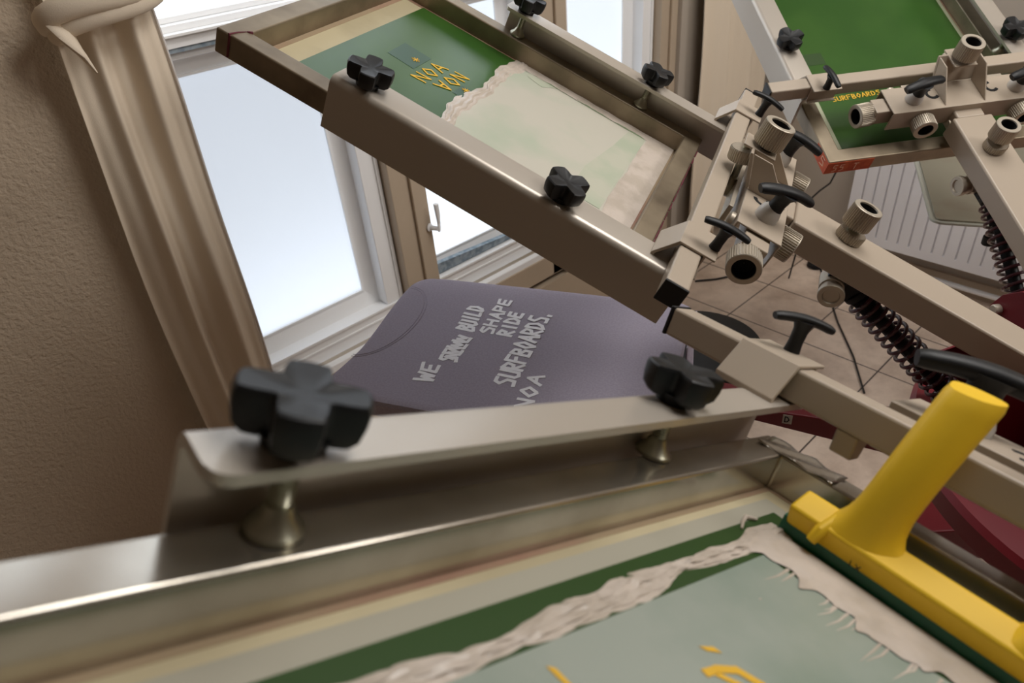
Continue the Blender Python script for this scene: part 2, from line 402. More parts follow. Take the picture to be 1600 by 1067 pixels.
# ---------------------------------------------------------------- press: shared small parts
def star_knob(parent, u, v, n, rot=0.0, R=0.0305, depth=0.0225, gap=0.006, foot=-0.078, name='star_knob'):
    """four-armed clamp knob above the beam, its bolt and swivel foot on the screen frame (n = foot)"""
    T = Matrix.Translation((u, v, n)) @ Matrix.Rotation(rot, 4, 'Z')
    seg = 96; b = MB()
    def rad(a):
        c = abs(math.cos(2*a))
        return R*(0.56+0.44*min(1, (c/0.80))**2.0)
    layers = [(gap, 0.80), (gap+0.004, 0.93), (gap+depth*0.5, 0.985), (gap+depth-0.004, 1.0), (gap+depth-0.001, 0.975), (gap+depth, 0.93)]
    vs = []; fs = []
    for h, k in layers:
        for i in range(seg):
            a = 2*PI*i/seg; r = rad(a)*k
            vs.append((r*math.cos(a), r*math.sin(a), h))
    L = len(layers)
    for j in range(L-1):
        for i in range(seg): fs.append((j*seg+i, j*seg+(i+1) % seg, (j+1)*seg+(i+1) % seg, (j+1)*seg+i))
    # slightly dished top
    base = len(vs)
    for kk, dh in ((0.66, -0.0016), (0.33, -0.0030)):
        for i in range(seg):
            a = 2*PI*i/seg; r = rad(a)*0.93*kk
            vs.append((r*math.cos(a), r*math.sin(a), gap+depth+dh))
    for j, (p, q) in enumerate((((L-1)*seg, base), (base, base+seg))):
        for i in range(seg): fs.append((p+i, p+(i+1) % seg, q+(i+1) % seg, q+i))
    fs.append(tuple(range(base+seg, base+2*seg))); fs.append(tuple(range(seg-1, -1, -1)))
    b.add(vs, fs, T)
    b.lathe([(0.0145, 0.0), (0.0155, gap*0.5), (0.019, gap+0.003)], T=T, seg=24)
    k_ = b.build(name, 'black', parent, smooth=True)
    s_ = MB()
    s_.lathe([(0.0055, foot-n+0.014), (0.0055, 0.0)], T=T, seg=14)
    # thread ridges
    h = foot-n+0.016
    while h < -0.006:
        s_.lathe([(0.0054, h), (0.0064, h+0.0009), (0.0054, h+0.0018)], T=T, seg=14, caps=False); h += 0.0022
    s_.build('clamp_bolt', 'bolt', k_, smooth=True)
    f = MB().lathe([(0.0145, foot-n+0.0004), (0.0145, foot-n+0.003), (0.009, foot-n+0.009), (0.0068, foot-n+0.015)], T=T, seg=24)
    f.build('swivel_foot', 'bolt', k_, smooth=True)
    return k_

def t_handle(parent, base, axis, bar, L=0.062, h=0.045, r=0.0085, name='t_handle', droop=0.008):
    """T grip: stem from base along axis, slightly drooping bar along 'bar'"""
    base = Vector(base); ax = Vector(axis).normalized(); ba = Vector(bar).normalized()
    b = MB()
    b.tube([base, base+ax*h*0.3, base+ax*h*0.7, base+ax*(h-0.001)], [r*1.15, r*1.0, r*1.05, r*1.5], seg=18)
    pts = []; rr = []
    for i in range(17):
        t = -1+2*i/16
        pts.append(base+ax*(h+0.001-droop*t*t)+ba*(L/2)*t); rr.append(r*(1.0-0.12*abs(t)) if abs(t) < 0.99 else r*0.72)
    b.tube(pts, rr, seg=16, asp=0.72, up=ax)
    return b.build(name, 'black', parent, smooth=True)

def ridges(k, h): return (1.0, 1.0, 0.93, 0.93)[k % 4]
def knurled(parent, c, axis, R=0.0225, L=0.036, hole=0.0145, name='adjusting_knob', teeth=38):
    b = MB(); e = 0.0022
    b.lathe([(R*0.93, 0), (R, e), (R, L-e)], c, axis, seg=teeth*4, mod=ridges, caps=False)
    b.lathe([(R*0.93, L-e), (R*0.985, L-e), (R*0.985, L-e*0.4), (R*0.94, L), (hole, L), (hole*0.97, L-0.002)], c, axis, seg=64, caps=False)
    b.lathe([(0.001, 0.0), (R*0.93, 0.0)], c, axis, seg=64, caps=False)
    o = b.build(name, 'steel', parent)
    o.data.shade_smooth(); o.data.set_sharp_from_angle(angle=math.radians(24))
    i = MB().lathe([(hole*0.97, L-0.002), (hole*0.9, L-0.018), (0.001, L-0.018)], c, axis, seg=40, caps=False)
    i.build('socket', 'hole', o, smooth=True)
    return o

def coil(parent, a, b_, R=0.0235, wire=0.0034, turns=12, name='spring'):
    a = Vector(a); b_ = Vector(b_); d = b_-a; L = d.length; q = d.normalized().to_track_quat('Z', 'Y').to_matrix()
    pts = []; N = turns*20
    for i in range(N+1):
        t = i/N; ang = 2*PI*turns*t
        # closed coils at both ends
        pts.append(a+q @ Vector((R*math.cos(ang), R*math.sin(ang), L*t)))
    o = MB().tube(pts, wire, seg=8).build(name, 'springsteel', parent, smooth=True)
    return o

def clamp_beam(head, vo, vi, u0, u1, top=-0.032, drop=0.075, th=0.0060, slope=0.0):
    """L-section clamp: top flange from the outer edge vo to the inner edge vi, web dropping at vo"""
    s = 1 if vo > vi else -1
    r = 0.010
    b = MB()
    # outer section profile in (v, n): flange + bend + web
    prof = [(vi, top), (vo-s*r, top)]
    for k in range(1, 7):
        a = PI/2*k/6; prof.append((vo-s*r+s*r*math.sin(a), top-r+r*math.cos(a)))
    prof += [(vo, top-drop), (vo-s*th, top-drop), (vo-s*th, top-r)]
    for k in range(1, 7):
        a = PI/2*(1-k/6); prof.append((vo-s*r+s*(r-th)*math.sin(a), top-r+(r-th)*math.cos(a)))
    prof += [(vi, top-th)]
    # straight run, then the flange end rounded at its free corner
    n = len(prof); us = [u0]+[u1-0.012*(1-i/6) for i in range(7)]
    vs = []; 
    for u in us:
        t = max(0, (u-(u1-0.012))/0.012)
        cut = 0.012*(1-math.sqrt(max(0, 1-t*t)))
        for (v, z) in prof:
            vv = v
            if abs(v-vi) < 1e-6: vv = v+s*cut
            vs.append((u, vv+slope*u, z))
    fs = [(j*n+i, j*n+(i+1) % n, (j+1)*n+(i+1) % n, (j+1)*n+i) for j in range(len(us)-1) for i in range(n)]
    fs += [tuple(range(n-1, -1, -1)), tuple(range((len(us)-1)*n, len(us)*n))]
    b.add(vs, fs)
    o = b.build('clamp_beam', 'beam', head)
    o.data.shade_smooth(); o.data.set_sharp_from_angle(angle=math.radians(32))
    return o

def sleeve(head, v0, v1, s, bar):
    """folded sleeve that slides on the cross tube; skirt reaches down to the clamp beam"""
    b = MB(); t = 0.003
    prof = [(0.003, 0.004), (-0.047, 0.004), (-0.047, 0.0008), (-0.001, 0.0008), (0.0008, -0.001),
            (0.021, -0.0285), (0.021, -0.0318), (-0.04, -0.0318), (-0.04, -0.0345), (0.026, -0.0345), (0.026, -0.0285), (0.0045, 0.0015)]
    b.prism([(p[0], p[1]) for p in prof], v0, v1, axis='y')
    # inner cheek with the hole behind the tube
    b.box((-0.0345, v0, -0.0345), (-0.0315, v1, 0.001))
    o = b.build('sleeve', 'paint', head, bevel=0.0008, seg=2)
    t_handle(o, (-0.040, (v0+v1)/2+0.002*s, 0.004), (0, 0, 1), bar, L=0.062, h=0.032, r=0.0068, droop=0.004)
    return o

def cable_line(name, label, pts, r, m='cable'):
    return tag(MB().tube(pts, r, seg=8).build(name, m, smooth=True), label, 'cable')

FR = {'A': ((0.9361, 0.5738, H-0.4136), (-0.37426, 0.80311, 0.46363), (-0.90641, -0.4224, 0.0), (0.19583, -0.42024, 0.88603)),
      'B': ((1.7303, 0.5435, H-0.4392), (0.51708, 0.71938, 0.4638), (-0.812, 0.58365, 0.0), (-0.2707, -0.37661, 0.88594)),
      'C': ((0.4783, -0.0256, H-0.3955), (-0.88215, 0.10118, 0.45997), (-0.11395, -0.99349, 0.0), (0.45697, -0.05241, 0.88794))}
FM = {k: frame_matrix(*v) for k, v in FR.items()}

def print_head(key, label, vc, beams, knobs):
    hd = empty('print_head', mw=FM[key])
    tag(hd, label, 'printing head', 'raised print heads of the screen printing press')
    s = 0.030; L = 0.381
    # cross tube with black end caps
    ct = MB().box((-s, -L, -s), (0, L, 0)).build('cross_tube', 'paint', hd, bevel=0.003)
    for e in (-1, 1):
        MB().box((-s-0.0005, min(e*L, e*(L+0.004)), -s-0.0005), (0.0005, max(e*L, e*(L+0.004)), 0.0005)).build('end_cap', 'black', ct, bevel=0.0012)
    # clamp beams and their knobs
    for i, (vo, vi, sl, u1) in enumerate(beams):
        bm_ = clamp_beam(hd, vo, vi, -0.03, u1, slope=sl)
    for (u, v, rot) in knobs: star_knob(hd, u, v, -0.032, rot)
    for sgn in (1, -1):
        a, b_ = sorted((sgn*0.235, sgn*0.296)); sleeve(hd, a, b_, sgn, (-0.84, 0.54, 0) if key == 'C' else (-1, -0.1*sgn, 0))
    MB().prism([(-0.028, -0.030), (-0.002, -0.030), (-0.006, -0.052), (-0.024, -0.052)], -0.186, -0.166, axis='y').build('tube_stop', 'paint', ct, bevel=0.002)
    # registration block: inverted channel carrying all adjusters
    u0, u1 = -0.130, -0.060
    v0, v1 = vc-0.175, vc+0.155
    ch = MB(); t = 0.003
    ch.prism([(u1, 0.0), (u0, 0.0), (u0, -0.046), (u0+t, -0.046), (u0+t, -t), (u1-t, -t), (u1-t, -0.046), (u1, -0.046)], v0, v1, axis='y')
    hs = ch.build('registration_block', 'paint', hd, bevel=0.0012, seg=2)
    # dark slots in the top plate
    for dv in (0.055, -0.075):
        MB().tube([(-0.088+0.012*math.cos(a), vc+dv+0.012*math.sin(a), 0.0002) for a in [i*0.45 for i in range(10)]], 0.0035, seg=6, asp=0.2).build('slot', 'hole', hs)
    MB().box((-0.116, v0+0.006, -0.040), (-0.078, v1+0.028, -0.006)).build('slide_bar', 'paint', hs, bevel=0.002)
    MB().box((-0.052, v0+0.05, -0.040), (-0.045, v1-0.055, -0.010)).build('guide_plate', 'steel', hs, bevel=0.001)
    MB().lathe([(0.011, 0), (0.011, 0.006), (0.008, 0.008)], c=(-0.058, v1-0.028, -0.016), axis=(1, 0, 0), seg=20).build('guide_screw', 'steel', hs, smooth=True)
    # end knob on the slide bar, and two side knobs
    knurled(hd, (-0.094, v1+0.024, -0.030), (-0.1, 1, 0), R=0.0245, L=0.034, hole=0.0165)
    knurled(hd, (-0.134, vc+0.085, -0.026), (-1, 0.1, 0), R=0.0235, L=0.028, hole=0.015)
    knurled(hd, (-0.134, vc-0.130, -0.026), (-1, 0.0, 0), R=0.0235, L=0.028, hole=0.015)
    # lock handles on pearl domes
    for dv in (0.100, -0.125):
        bg = 1.3 if key == 'C' else 1.0
        d = MB().lathe([(0.0175*bg, 0), (0.0172*bg, 0.008), (0.0145*bg, 0.017), (0.0095*bg, 0.022)], c=(-0.098, vc+dv, 0.0), seg=28)
        do = d.build('pivot_dome', 'dome', hd, smooth=True)
        bar = {'A': (-0.88, -0.48, 0) if dv > 0 else (-1, -0.1, 0), 'B': (0.22, -1, 0), 'C': (-0.5, 0.85, 0)}[key]
        big = 1.35 if key == 'C' else 1.0
        t_handle(do, (-0.100, vc+dv, 0.018), (-0.10, 0, 1), bar, L=0.088*big, h=0.030, r=0.0108*big, droop=0.007)
    # height bracket: two gusset plates with a cap lug, knob above, lock ring and threaded rod outboard
    g = MB()
    for dv in (-0.046, 0.040):
        g.prism([(-0.125, 0.0), (-0.062, 0.0), (-0.040, 0.050), (-0.070, 0.050)], vc+dv, vc+dv+0.003, axis='y')
    g.prism([(-0.060, 0.0), (-0.060, 0.004), (-0.038, 0.050), (-0.034, 0.050), (-0.034, 0.046), (-0.056, 0.0)], vc-0.046, vc+0.043, axis='y')
    g.box((-0.072, vc-0.024, 0.0465), (-0.020, vc+0.024, 0.0505))
    br = g.build('height_bracket', 'paint', hd, bevel=0.0008, seg=2)
    knurled(hd, (-0.052, vc, 0.056), (0.03, 0, 1), R=0.0238, L=0.036, hole=0.0155)
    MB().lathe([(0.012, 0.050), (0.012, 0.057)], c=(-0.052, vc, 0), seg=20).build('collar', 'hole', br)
    MB().lathe([(0.0195, 0.020), (0.0208, 0.022), (0.0208, 0.038), (0.0195, 0.040)], c=(-0.036, vc, -0.003), axis=(0.25, 0, 1), seg=144, mod=ridges).build('lock_ring', 'steel', hd)
    MB().lathe([(0.0060, -0.044), (0.0085, -0.041), (0.0085, -0.012), (0.0055, -0.010), (0.0055, 0.046)], c=(-0.036, vc, 0), axis=(0.2, 0, 1), seg=18).build('threaded_rod', 'bolt', hd, smooth=True)
    # lift arm
    va = vc-0.012
    w = 0.0425
    arm = MB().box((-0.72, va-w, -0.058), (-0.150, va+w, -0.012))
    arm.box((-0.150, va-w+0.012, -0.056), (-0.120, va+w-0.012, -0.014))
    ao = arm.build('lift_arm', 'paint', hd, bevel=0.004)
    MB().lathe([(0.005, 0), (0.005, 0.003)], c=(-0.145, va+w-0.004, -0.03), axis=(0, 1, 0), seg=14).build('hinge_screw', 'steel', ao, smooth=True)
    MB().lathe([(0.0205, -0.012), (0.0218, -0.010), (0.0218, 0.002), (0.0205, 0.004)], c=(-0.240, va, 0), seg=144, mod=ridges).build('lock_ring', 'steel', hd)
    MB().lathe([(0.010, 0.003), (0.010, 0.014)], c=(-0.238, va, 0), seg=18).build('threaded_rod', 'bolt', hd, smooth=True)
    knurled(hd, (-0.235, va, 0.012), (0.05, 0, 1), R=0.0228, L=0.034, hole=0.0150)
    # spring lug, fork, coil spring
    MB().lathe([(0.012, 0.003), (0.0135, 0.0), (0.0195, 0.0), (0.0205, 0.001), (0.0205, 0.010), (0.0175, 0.011), (0.0175, 0.022), (0.0195, 0.023), (0.0195, 0.060)], c=(-0.268, va+0.048, -0.086), axis=(0, -1, 0), seg=28).build('spring_lug', 'steel', hd, smooth=True)
    MB().box((-0.285, va-0.02, -0.075), (-0.252, va+0.016, -0.057)).build('lug_plate', 'black', hd, bevel=0.002)
    A0 = Vector((-0.292, va-0.005, -0.078)); A1 = Vector((-0.545, va-0.005, -0.158)); d = (A1-A0).normalized()
    fk = MB().box((-0.320, va-0.022, -0.098), (-0.280, va-0.010, -0.070)); fk.box((-0.320, va+0.002, -0.098), (-0.280, va+0.012, -0.070))
    fk.lathe([(0.012, 0.0), (0.0215, 0.004), (0.0215, 0.014), (0.016, 0.018), (0.016, 0.065)], c=A0+d*0.012, axis=d, seg=20)
    fk.build('spring_fork', 'blackgloss', hd, bevel=0.001)
    sp = coil(hd, A0+d*0.028, A1, turns=14)
    MB().lathe([(0.0115, 0.02), (0.0115, (A1-A0).length+0.03)], c=A0, axis=d, seg=16).build('spring_rod', 'blackgloss', sp, smooth=True)
    return hd

A = print_head('A', 'raised print head in the middle, its clamps gripping the ink-smeared screen before the window', 0.0,
    [(0.316, 0.267, -0.002, 0.492), (-0.262, -0.2125, -0.004, 0.462)],
    [(0.452, 0.291, 0.35), (0.160, 0.291, 0.9), (0.157, -0.238, 0.55), (0.428, -0.238, 0.2)])
B = print_head('B', 'raised print head at the top right, gripping the clean green screen', 0.0,
    [(0.305, 0.256, 0.0, 0.50), (-0.252, -0.204, 0.0, 0.50)],
    [(0.135, 0.279, 0.3), (0.40, 0.279, 0.6), (0.085, -0.228, 0.1), (0.40, -0.228, 0.5)])
Cc = print_head('C', 'nearest raised print head in the foreground, holding the screen with the yellow squeegee', 0.0,
    [(0.262+0.012, 0.262-0.036, 0.0, 0.508), (-0.2725, -0.229, 0.046, 0.510)],
    [(0.468, -0.226, 1.1), (0.155, -0.246, 1.1), (0.468, 0.25, 0.2), (0.155, 0.25, 0.7)])

# ---------------------------------------------------------------- screens
def smooth_noise(x, s=1.0):
    return math.sin(x*37.1*s)+0.6*math.sin(x*83.7*s+1.3)+0.4*math.sin(x*191.3*s+0.4)

def screen_frame(key, label, u0, v0, v1, length, yaw=0.0, fm='alu_dull', top=-0.0785, hgt=0.036, w=0.033):
    root = empty('printing_screen', mw=FM[key] @ Matrix.Rotation(yaw, 4, 'Z'))
    tag(root, label, 'screen', 'framed printing screens')
    b = MB(); u1 = u0+length; z0, z1 = top-hgt, top
    # mitred ring
    o_ = [(u0, v0), (u1, v0), (u1, v1), (u0, v1)]; i_ = [(u0+w, v0+w), (u1-w, v0+w), (u1-w, v1-w), (u0+w, v1-w)]
    vs = [(p[0], p[1], z) for z in (z0, z1) for p in o_+i_]
    fs = []
    for k in range(4):
        k2 = (k+1) % 4
        fs += [(k, k2, 4+k2, 4+k), (8+k, 8+k2, 12+k2, 12+k), (k, k2, 8+k2, 8+k), (4+k, 4+k2, 12+k2, 12+k)]
    b.add(vs, fs)
    b.build('frame', fm, root, bevel=0.0025)
    zm = z0+0.0015
    MB().box((u0+w-0.004, v0+w-0.004, zm-0.0008), (u1-w+0.004, v1-w+0.004, zm)).build('mesh_fabric', 'mesh', root)
    # stained glue margin where the fabric meets the frame
    g = MB(); W2 = 0.005 if key == 'C' else 0.009
    a0, b0, a1, b1 = u0+w, v0+w, u1-w, v1-w
    for (p, q, r_, s_) in ((a0, b0, a1, b0+W2), (a0, b1-W2, a1, b1), (a0, b0, a0+W2, b1), (a1-W2, b0, a1, b1)):
        g.box((p, q, zm), (r_, s_, zm+0.0004))
    g.build('glue_margin', 'glue', root)
    return root, zm

def sheet(root, name, m, poly, z, th=0.0004):
    return MB().prism(poly, z, z+th).build(name, m, root)

def blob(root, name, m, outline_fn, nu, nv, z, h):
    """a raised film: outline_fn(s,t) gives (u,v), height h(s,t)"""
    b = MB()
    b.grid(lambda s, t: (*outline_fn(s, t), z+h(s, t)), nu, nv)
    return b.build(name, m, root, smooth=True)

# screen A
sA, zA = screen_frame('A', 'screen in the middle with half green stencil and half smeared with cream ink, yellow lettering', 0.023, -0.250, 0.278, 0.669)
sheet(sA, 'emulsion', 'green', [(0.115, -0.212), (0.612, -0.212), (0.612, 0.205), (0.115, 0.205)], zA+0.0005)
sheet(sA, 'tape_patch', 'tealtape', [(0.502, -0.038), (0.557, -0.041), (0.555, 0.023), (0.502, 0.027)], zA+0.0011, 0.0002)
sheet(sA, 'tape_patch', 'tealtape', [(0.402, -0.010), (0.425, -0.010), (0.425, 0.030), (0.402, 0.030)], zA+0.0011, 0.0002)
def edgeA(v): return 0.405+0.0035*smooth_noise(v)
def filmA(s, t):   # s: u from the inner end to the ridge, t: v across
    v = -0.212+0.42*t - 0.016*(1-t)**6*(0.5+0.5*math.sin(9*s)) ; vv = v
    ue = edgeA(vv)
    return (0.066+(ue-0.066)*s, v)
fA = blob(sA, 'ink_film', 'inkpale', filmA, 60, 60, zA+0.0012, lambda s, t: 0.0002)
M['ghost'] = mat('green_tinted_ink_film', srgb(128, 146, 112), 0.45)
M['ghost_pale'] = mat('pale_green_tinted_ink_film', srgb(190, 190, 172), 0.45, col2=srgb(176, 184, 162), nscale=14)
sheet(sA, 'ghost_image', 'ghost', [(0.115, -0.196), (0.372, -0.198), (0.360, -0.1935), (0.119, -0.190)], zA+0.0020, 0.0001)
sheet(sA, 'ghost_image', 'ghost_pale', [(0.115, -0.196), (0.150, -0.190), (0.158, -0.10), (0.175, 0.02), (0.172, 0.12), (0.116, 0.12)], zA+0.0018, 0.0001)
sheet(sA, 'ghost_image', 'ghost_pale', [(0.31, -0.192), (0.37, -0.197), (0.365, -0.175), (0.33, -0.165)], zA+0.0018, 0.0001)
def farA(s, t):
    u = 0.060+0.335*s; v0_ = -0.246+0.006*smooth_noise(u*0.7)*0.5+0.012*math.sin(s*5)
    v0_ = max(-0.2465, v0_) + (0.02*max(0, s-0.8)*5)
    return (u, v0_+(-0.194-v0_+0.0015*smooth_noise(u*2))*t)
blob(sA, 'ink_margin', 'ink', farA, 80, 8, zA+0.0014, lambda s, t: 0.0008+0.0006*math.sin(40*s)*math.sin(PI*t)*math.sin(7*t+3*s))
def innA(s, t):
    v = -0.246+0.46*t; return (0.060+(0.1135-0.060+0.0012*smooth_noise(v))*s, v)
blob(sA, 'ink_margin', 'ink', innA, 8, 80, zA+0.0018, lambda s, t: 0.0003+0.0004*math.sin(PI*s))
def ridgeA(s, t):
    v = -0.236+0.445*t; c = edgeA(v)-0.006+0.012*(t < 0.1)*(0.1-t)*10*(-1)
    wd = 0.0145+0.003*math.sin(13*t)+0.02*max(0, 0.18-t)
    return (c-0.004+(s-0.5)*2*wd+0.0009*smooth_noise(v*0.9+s*0.2), v)
blob(sA, 'ink_ridge', 'ink', ridgeA, 36, 200, zA+0.0008, lambda s, t: 0.0022*math.sin(PI*s)*(0.6+0.4*math.sin(t*60+s*9)*math.sin(t*23))+0.0016*abs(math.sin(s*11+1.2*math.sin(t*11)))*math.sin(PI*s))
# dried plum drips on the frame corner
MB().box((0.668, 0.2755, -0.112), (0.6715, 0.2795, -0.079)).build('paint_drip', 'plum', sA, bevel=0.001)
MB().tube([(0.6705, 0.279, -0.078), (0.668, 0.262, -0.0783), (0.664, 0.25, -0.0783)], [0.0016, 0.0012, 0.0006], seg=6).build('paint_drip', 'plum', sA)
MB().tube([(0.658, 0.2445, -0.079), (0.660, 0.247, -0.0783), (0.664, 0.249, -0.0783)], [0.003, 0.0022, 0.001], seg=6).build('paint_drip', 'plum', sA)
dr = MB()
for i in range(14):
    vv = -0.19+0.43*i/13; dr.tube([(0.0222, vv, -0.080-0.002*math.sin(i)), (0.0222, vv+0.02, -0.081), (0.0222, vv+0.03, -0.080)], [0.0008, 0.0015+0.0008*math.sin(i*2.1), 0.0007], seg=6)
dr.build('paint_drip', 'plum', sA)

# ---------------------------------------------------------------- stroke lettering
GL = {
 'A': [[(0,0),(.5,1),(1,0)],[(.18,.38),(.82,.38)]], 'B': [[(0,0),(0,1),(.7,.9),(.75,.62),(.1,.52),(.85,.35),(.8,.05),(0,0)]],
 'D': [[(0,0),(0,1),(.6,.85),(.9,.45),(.6,.1),(0,0)]], 'E': [[(.9,1),(0,.95),(0,.02),(.9,0)],[(0,.5),(.75,.5)]], 'F': [[(0,0),(0,1),(.9,1)],[(0,.52),(.7,.55)]],
 'H': [[(0,0),(0,1)],[(.85,0),(.85,1)],[(0,.5),(.85,.5)]], 'I': [[(.4,0),(.4,1)]], 'L': [[(0,1),(0,0),(.85,0)]], 'N': [[(0,0),(0,1),(.85,0),(.85,1)]],
 'O': [[(.5,0),(0,.45),(.4,1),(.9,.6),(.5,0)]], 'P': [[(0,0),(0,1),(.8,.85),(.75,.5),(0,.42)]], 'R': [[(0,0),(0,1),(.8,.85),(.7,.55),(0,.48),(.9,0)]],
 'S': [[(.9,.95),(.25,1),(.05,.72),(.8,.42),(.75,.05),(0,0)]], 'U': [[(0,1),(0,.15),(.4,0),(.85,.1),(.85,1)]], 'V': [[(0,1),(.45,0),(.9,1)]],
 'W': [[(0,1),(.22,0),(.5,.7),(.75,0),(1,1)]], '.': [[(.1,-.05),(.2,.12)]], 'Z': [[(0,1),(.9,1),(0,0),(.9,0)]],
 '5': [[(.8,1),(.1,1),(.05,.6),(.7,.6),(.8,.2),(.1,0)]], 'T': [[(0,1),(.9,1)],[(.45,1),(.45,0)]], '*': [[(.5,0),(.5,1)],[(0,.5),(1,.5)],[(.2,.2),(.8,.8)],[(.2,.8),(.8,.2)]],
 'X': [[(0,0),(.9,1)],[(0,1),(.9,0)]],
}
def ribbon(mb, pts, wid, z, T, th=0.0003):
    for (a, b) in zip(pts[:-1], pts[1:]):
        a = Vector(a); b = Vector(b); d = (b-a)
        if d.length < 1e-7: continue
        d.normalize(); nrm = Vector((-d.y, d.x))*wid/2; e = d*wid*0.3
        P = [a-e+nrm, a-e-nrm, b+e-nrm, b+e+nrm]
        mb.prism([(p.x, p.y) for p in P], z, z+th, T=T)
        z += 0.00002
def write(mb, text, p0, p1, up, wid, z, T, gap=0.28, jit=0.0, seed=1, mirror=False):
    """letters along p0->p1 (2-D), cap-height vector up"""
    rnd = random.Random(seed)
    p0 = Vector(p0); p1 = Vector(p1); up = Vector(up); n = len(text); cell = (p1-p0)/(n-gap*0.8)
    for i, ch in enumerate(text):
        if ch == ' ': continue
        for st in GL[ch]:
            pts = []
            for (x, y) in st:
                x += rnd.uniform(-jit, jit); y += rnd.uniform(-jit, jit)
                q = p0+cell*(i+x*(1-gap))+up*y
                pts.append((q.x, q.y))
            ribbon(mb, pts, wid, z, T); z += 0.00008

I4 = Matrix.Identity(4)
# yellow lettering on screen A (the second word is upside down)
lt = MB()
write(lt, 'NOA', (0.468, 0.048), (0.466, -0.036), (0.026, 0.002), 0.0034, zA+0.0014, I4)
lt.build('stencil_lettering', 'gelprint', sA)
lt = MB()
write(lt, 'NOA', (0.455, -0.040), (0.458, 0.040), (-0.027, -0.002), 0.0034, zA+0.0014, I4)
write(lt, '*', (0.508, 0.003), (0.508, -0.012), (0.015, 0), 0.0014, zA+0.0016, I4, gap=0)
write(lt, '*', (0.406, 0.008), (0.406, -0.007), (0.015, 0), 0.0014, zA+0.0016, I4, gap=0)
lt.build('stencil_lettering', 'gelprint', sA)

# screen B
sB, zB = screen_frame('B', 'screen at the top right with an unbroken green stencil and an orange corner label', -0.170, -0.250, 0.277, 0.69)
sheet(sB, 'mesh_border', 'border', [(-0.126, -0.213), (0.48, -0.213), (0.48, 0.228), (-0.126, 0.228)], zB+0.0002, 0.0003)
sheet(sB, 'emulsion', 'green', [(-0.110, -0.204), (0.465, -0.204), (0.465, 0.212), (-0.110, 0.212)], zB+0.0006)
sheet(sB, 'tape_patch', 'green_dark', [(0.150, 0.150), (0.188, 0.150), (0.188, 0.212), (0.150, 0.212)], zB+0.0012, 0.0002)
lt = MB(); write(lt, 'SURFBOARDS', (0.029, 0.178), (0.034, 0.062), (0.013, 0.0), 0.0022, zB+0.0013, I4, gap=0.25)
lt.build('stencil_lettering', 'gelprint', sB)
lb = MB().box((-0.1708, 0.175, -0.1135), (-0.1700, 0.2775, -0.0815)).build('orange_label', 'orange', sB)
lb2 = MB().box((-0.1708, 0.2770, -0.1135), (-0.110, 0.2778, -0.0815)).build('orange_label', 'orange', sB)
TB = Matrix(((0, 0, -1, -0.1706), (-1, 0, 0, 0), (0, 1, 0, 0), (0, 0, 0, 1)))
lt = MB(); write(lt, '55 T', (-0.262, -0.108), (-0.205, -0.108), (0, 0.018), 0.0018, 0.0003, TB, gap=0.3); lt.build('label_lettering', 'labelink', lb)
TB2 = Matrix(((-1, 0, 0, 0), (0, 0, 1, 0.2776), (0, 1, 0, 0), (0, 0, 0, 1)))
lt = MB(); write(lt, '55', (0.112, -0.107), (0.162, -0.107), (0, 0.02), 0.002, 0.0003, TB2, gap=0.3); lt.build('label_lettering', 'labelink', lb2)

# screen C
sC, zC = screen_frame('C', 'nearest screen, across the foreground, its dark green stencil under wet cream ink', -0.046, -0.252, 0.275, 0.70, yaw=0.031, fm='alu')
M['border_grey'] = mat('grey_cream_mesh_border', srgb(168, 164, 148), 0.5)
sheet(sC, 'mesh_border', 'border_grey', [(0.012, -0.206), (0.62, -0.206), (0.62, 0.23), (0.012, 0.23)], zC+0.0002, 0.0003)
sheet(sC, 'emulsion', 'green_dark', [(0.030, -0.189), (0.60, -0.189), (0.60, 0.215), (0.030, 0.215)], zC+0.0006)
def filmC(s, t):
    u = 0.105+0.495*s; v = -0.155+0.37*t
    return (u+0.004*math.sin(30*t)*(1-s), v)
blob(sC, 'ink_film', 'inkteal', filmC, 60, 50, zC+0.0012, lambda s, t: 0.0001)
def bandC(s, t):
    u = 0.052+0.55*t; c = -0.1705+0.010*t+0.0016*smooth_noise(u*0.6)
    wd = 0.0085+0.0028*math.sin(17*t+1)+0.0016*math.sin(41*t)
    return (u+0.003*smooth_noise(u+s)*0.3, c+(s-0.5)*2*wd+0.0012*smooth_noise(u*1.4+2*s))
blob(sC, 'ink_ridge', 'ink', bandC, 18, 300, zC+0.0009, lambda s, t: 0.0035*math.sin(PI*s)*(0.55+0.3*math.sin(t*90+s*12)*math.sin(t*31)+0.25*math.sin(s*15+t*8)))
MB().tube([(0.066, -0.186, zC+0.003), (0.074, -0.192, zC+0.003), (0.083, -0.189, zC+0.002), (0.095, -0.183, zC+0.002)], [0.0012, 0.0020, 0.0016, 0.001], seg=8).build('ink_ridge', 'ink', sC, smooth=True)
def poolC(s, t):
    v = -0.172+0.40*t
    ue = 0.108+0.007*math.sin(26*t+0.5)+0.0055*smooth_noise(v*1.3)+0.010*max(0, math.sin(60*t))**6+0.018*max(0, t-0.25)*(t < 0.6)
    ua = 0.0605
    return (ua+(ue-ua)*s, v)
blob(sC, 'ink_pool', 'ink', poolC, 24, 260, zC+0.0010, lambda s, t: 0.0012+0.0026*math.sin(PI*s)*(0.8+0.2*math.sin(t*50+s*5))*(1 if s < 0.97 else 0.2))
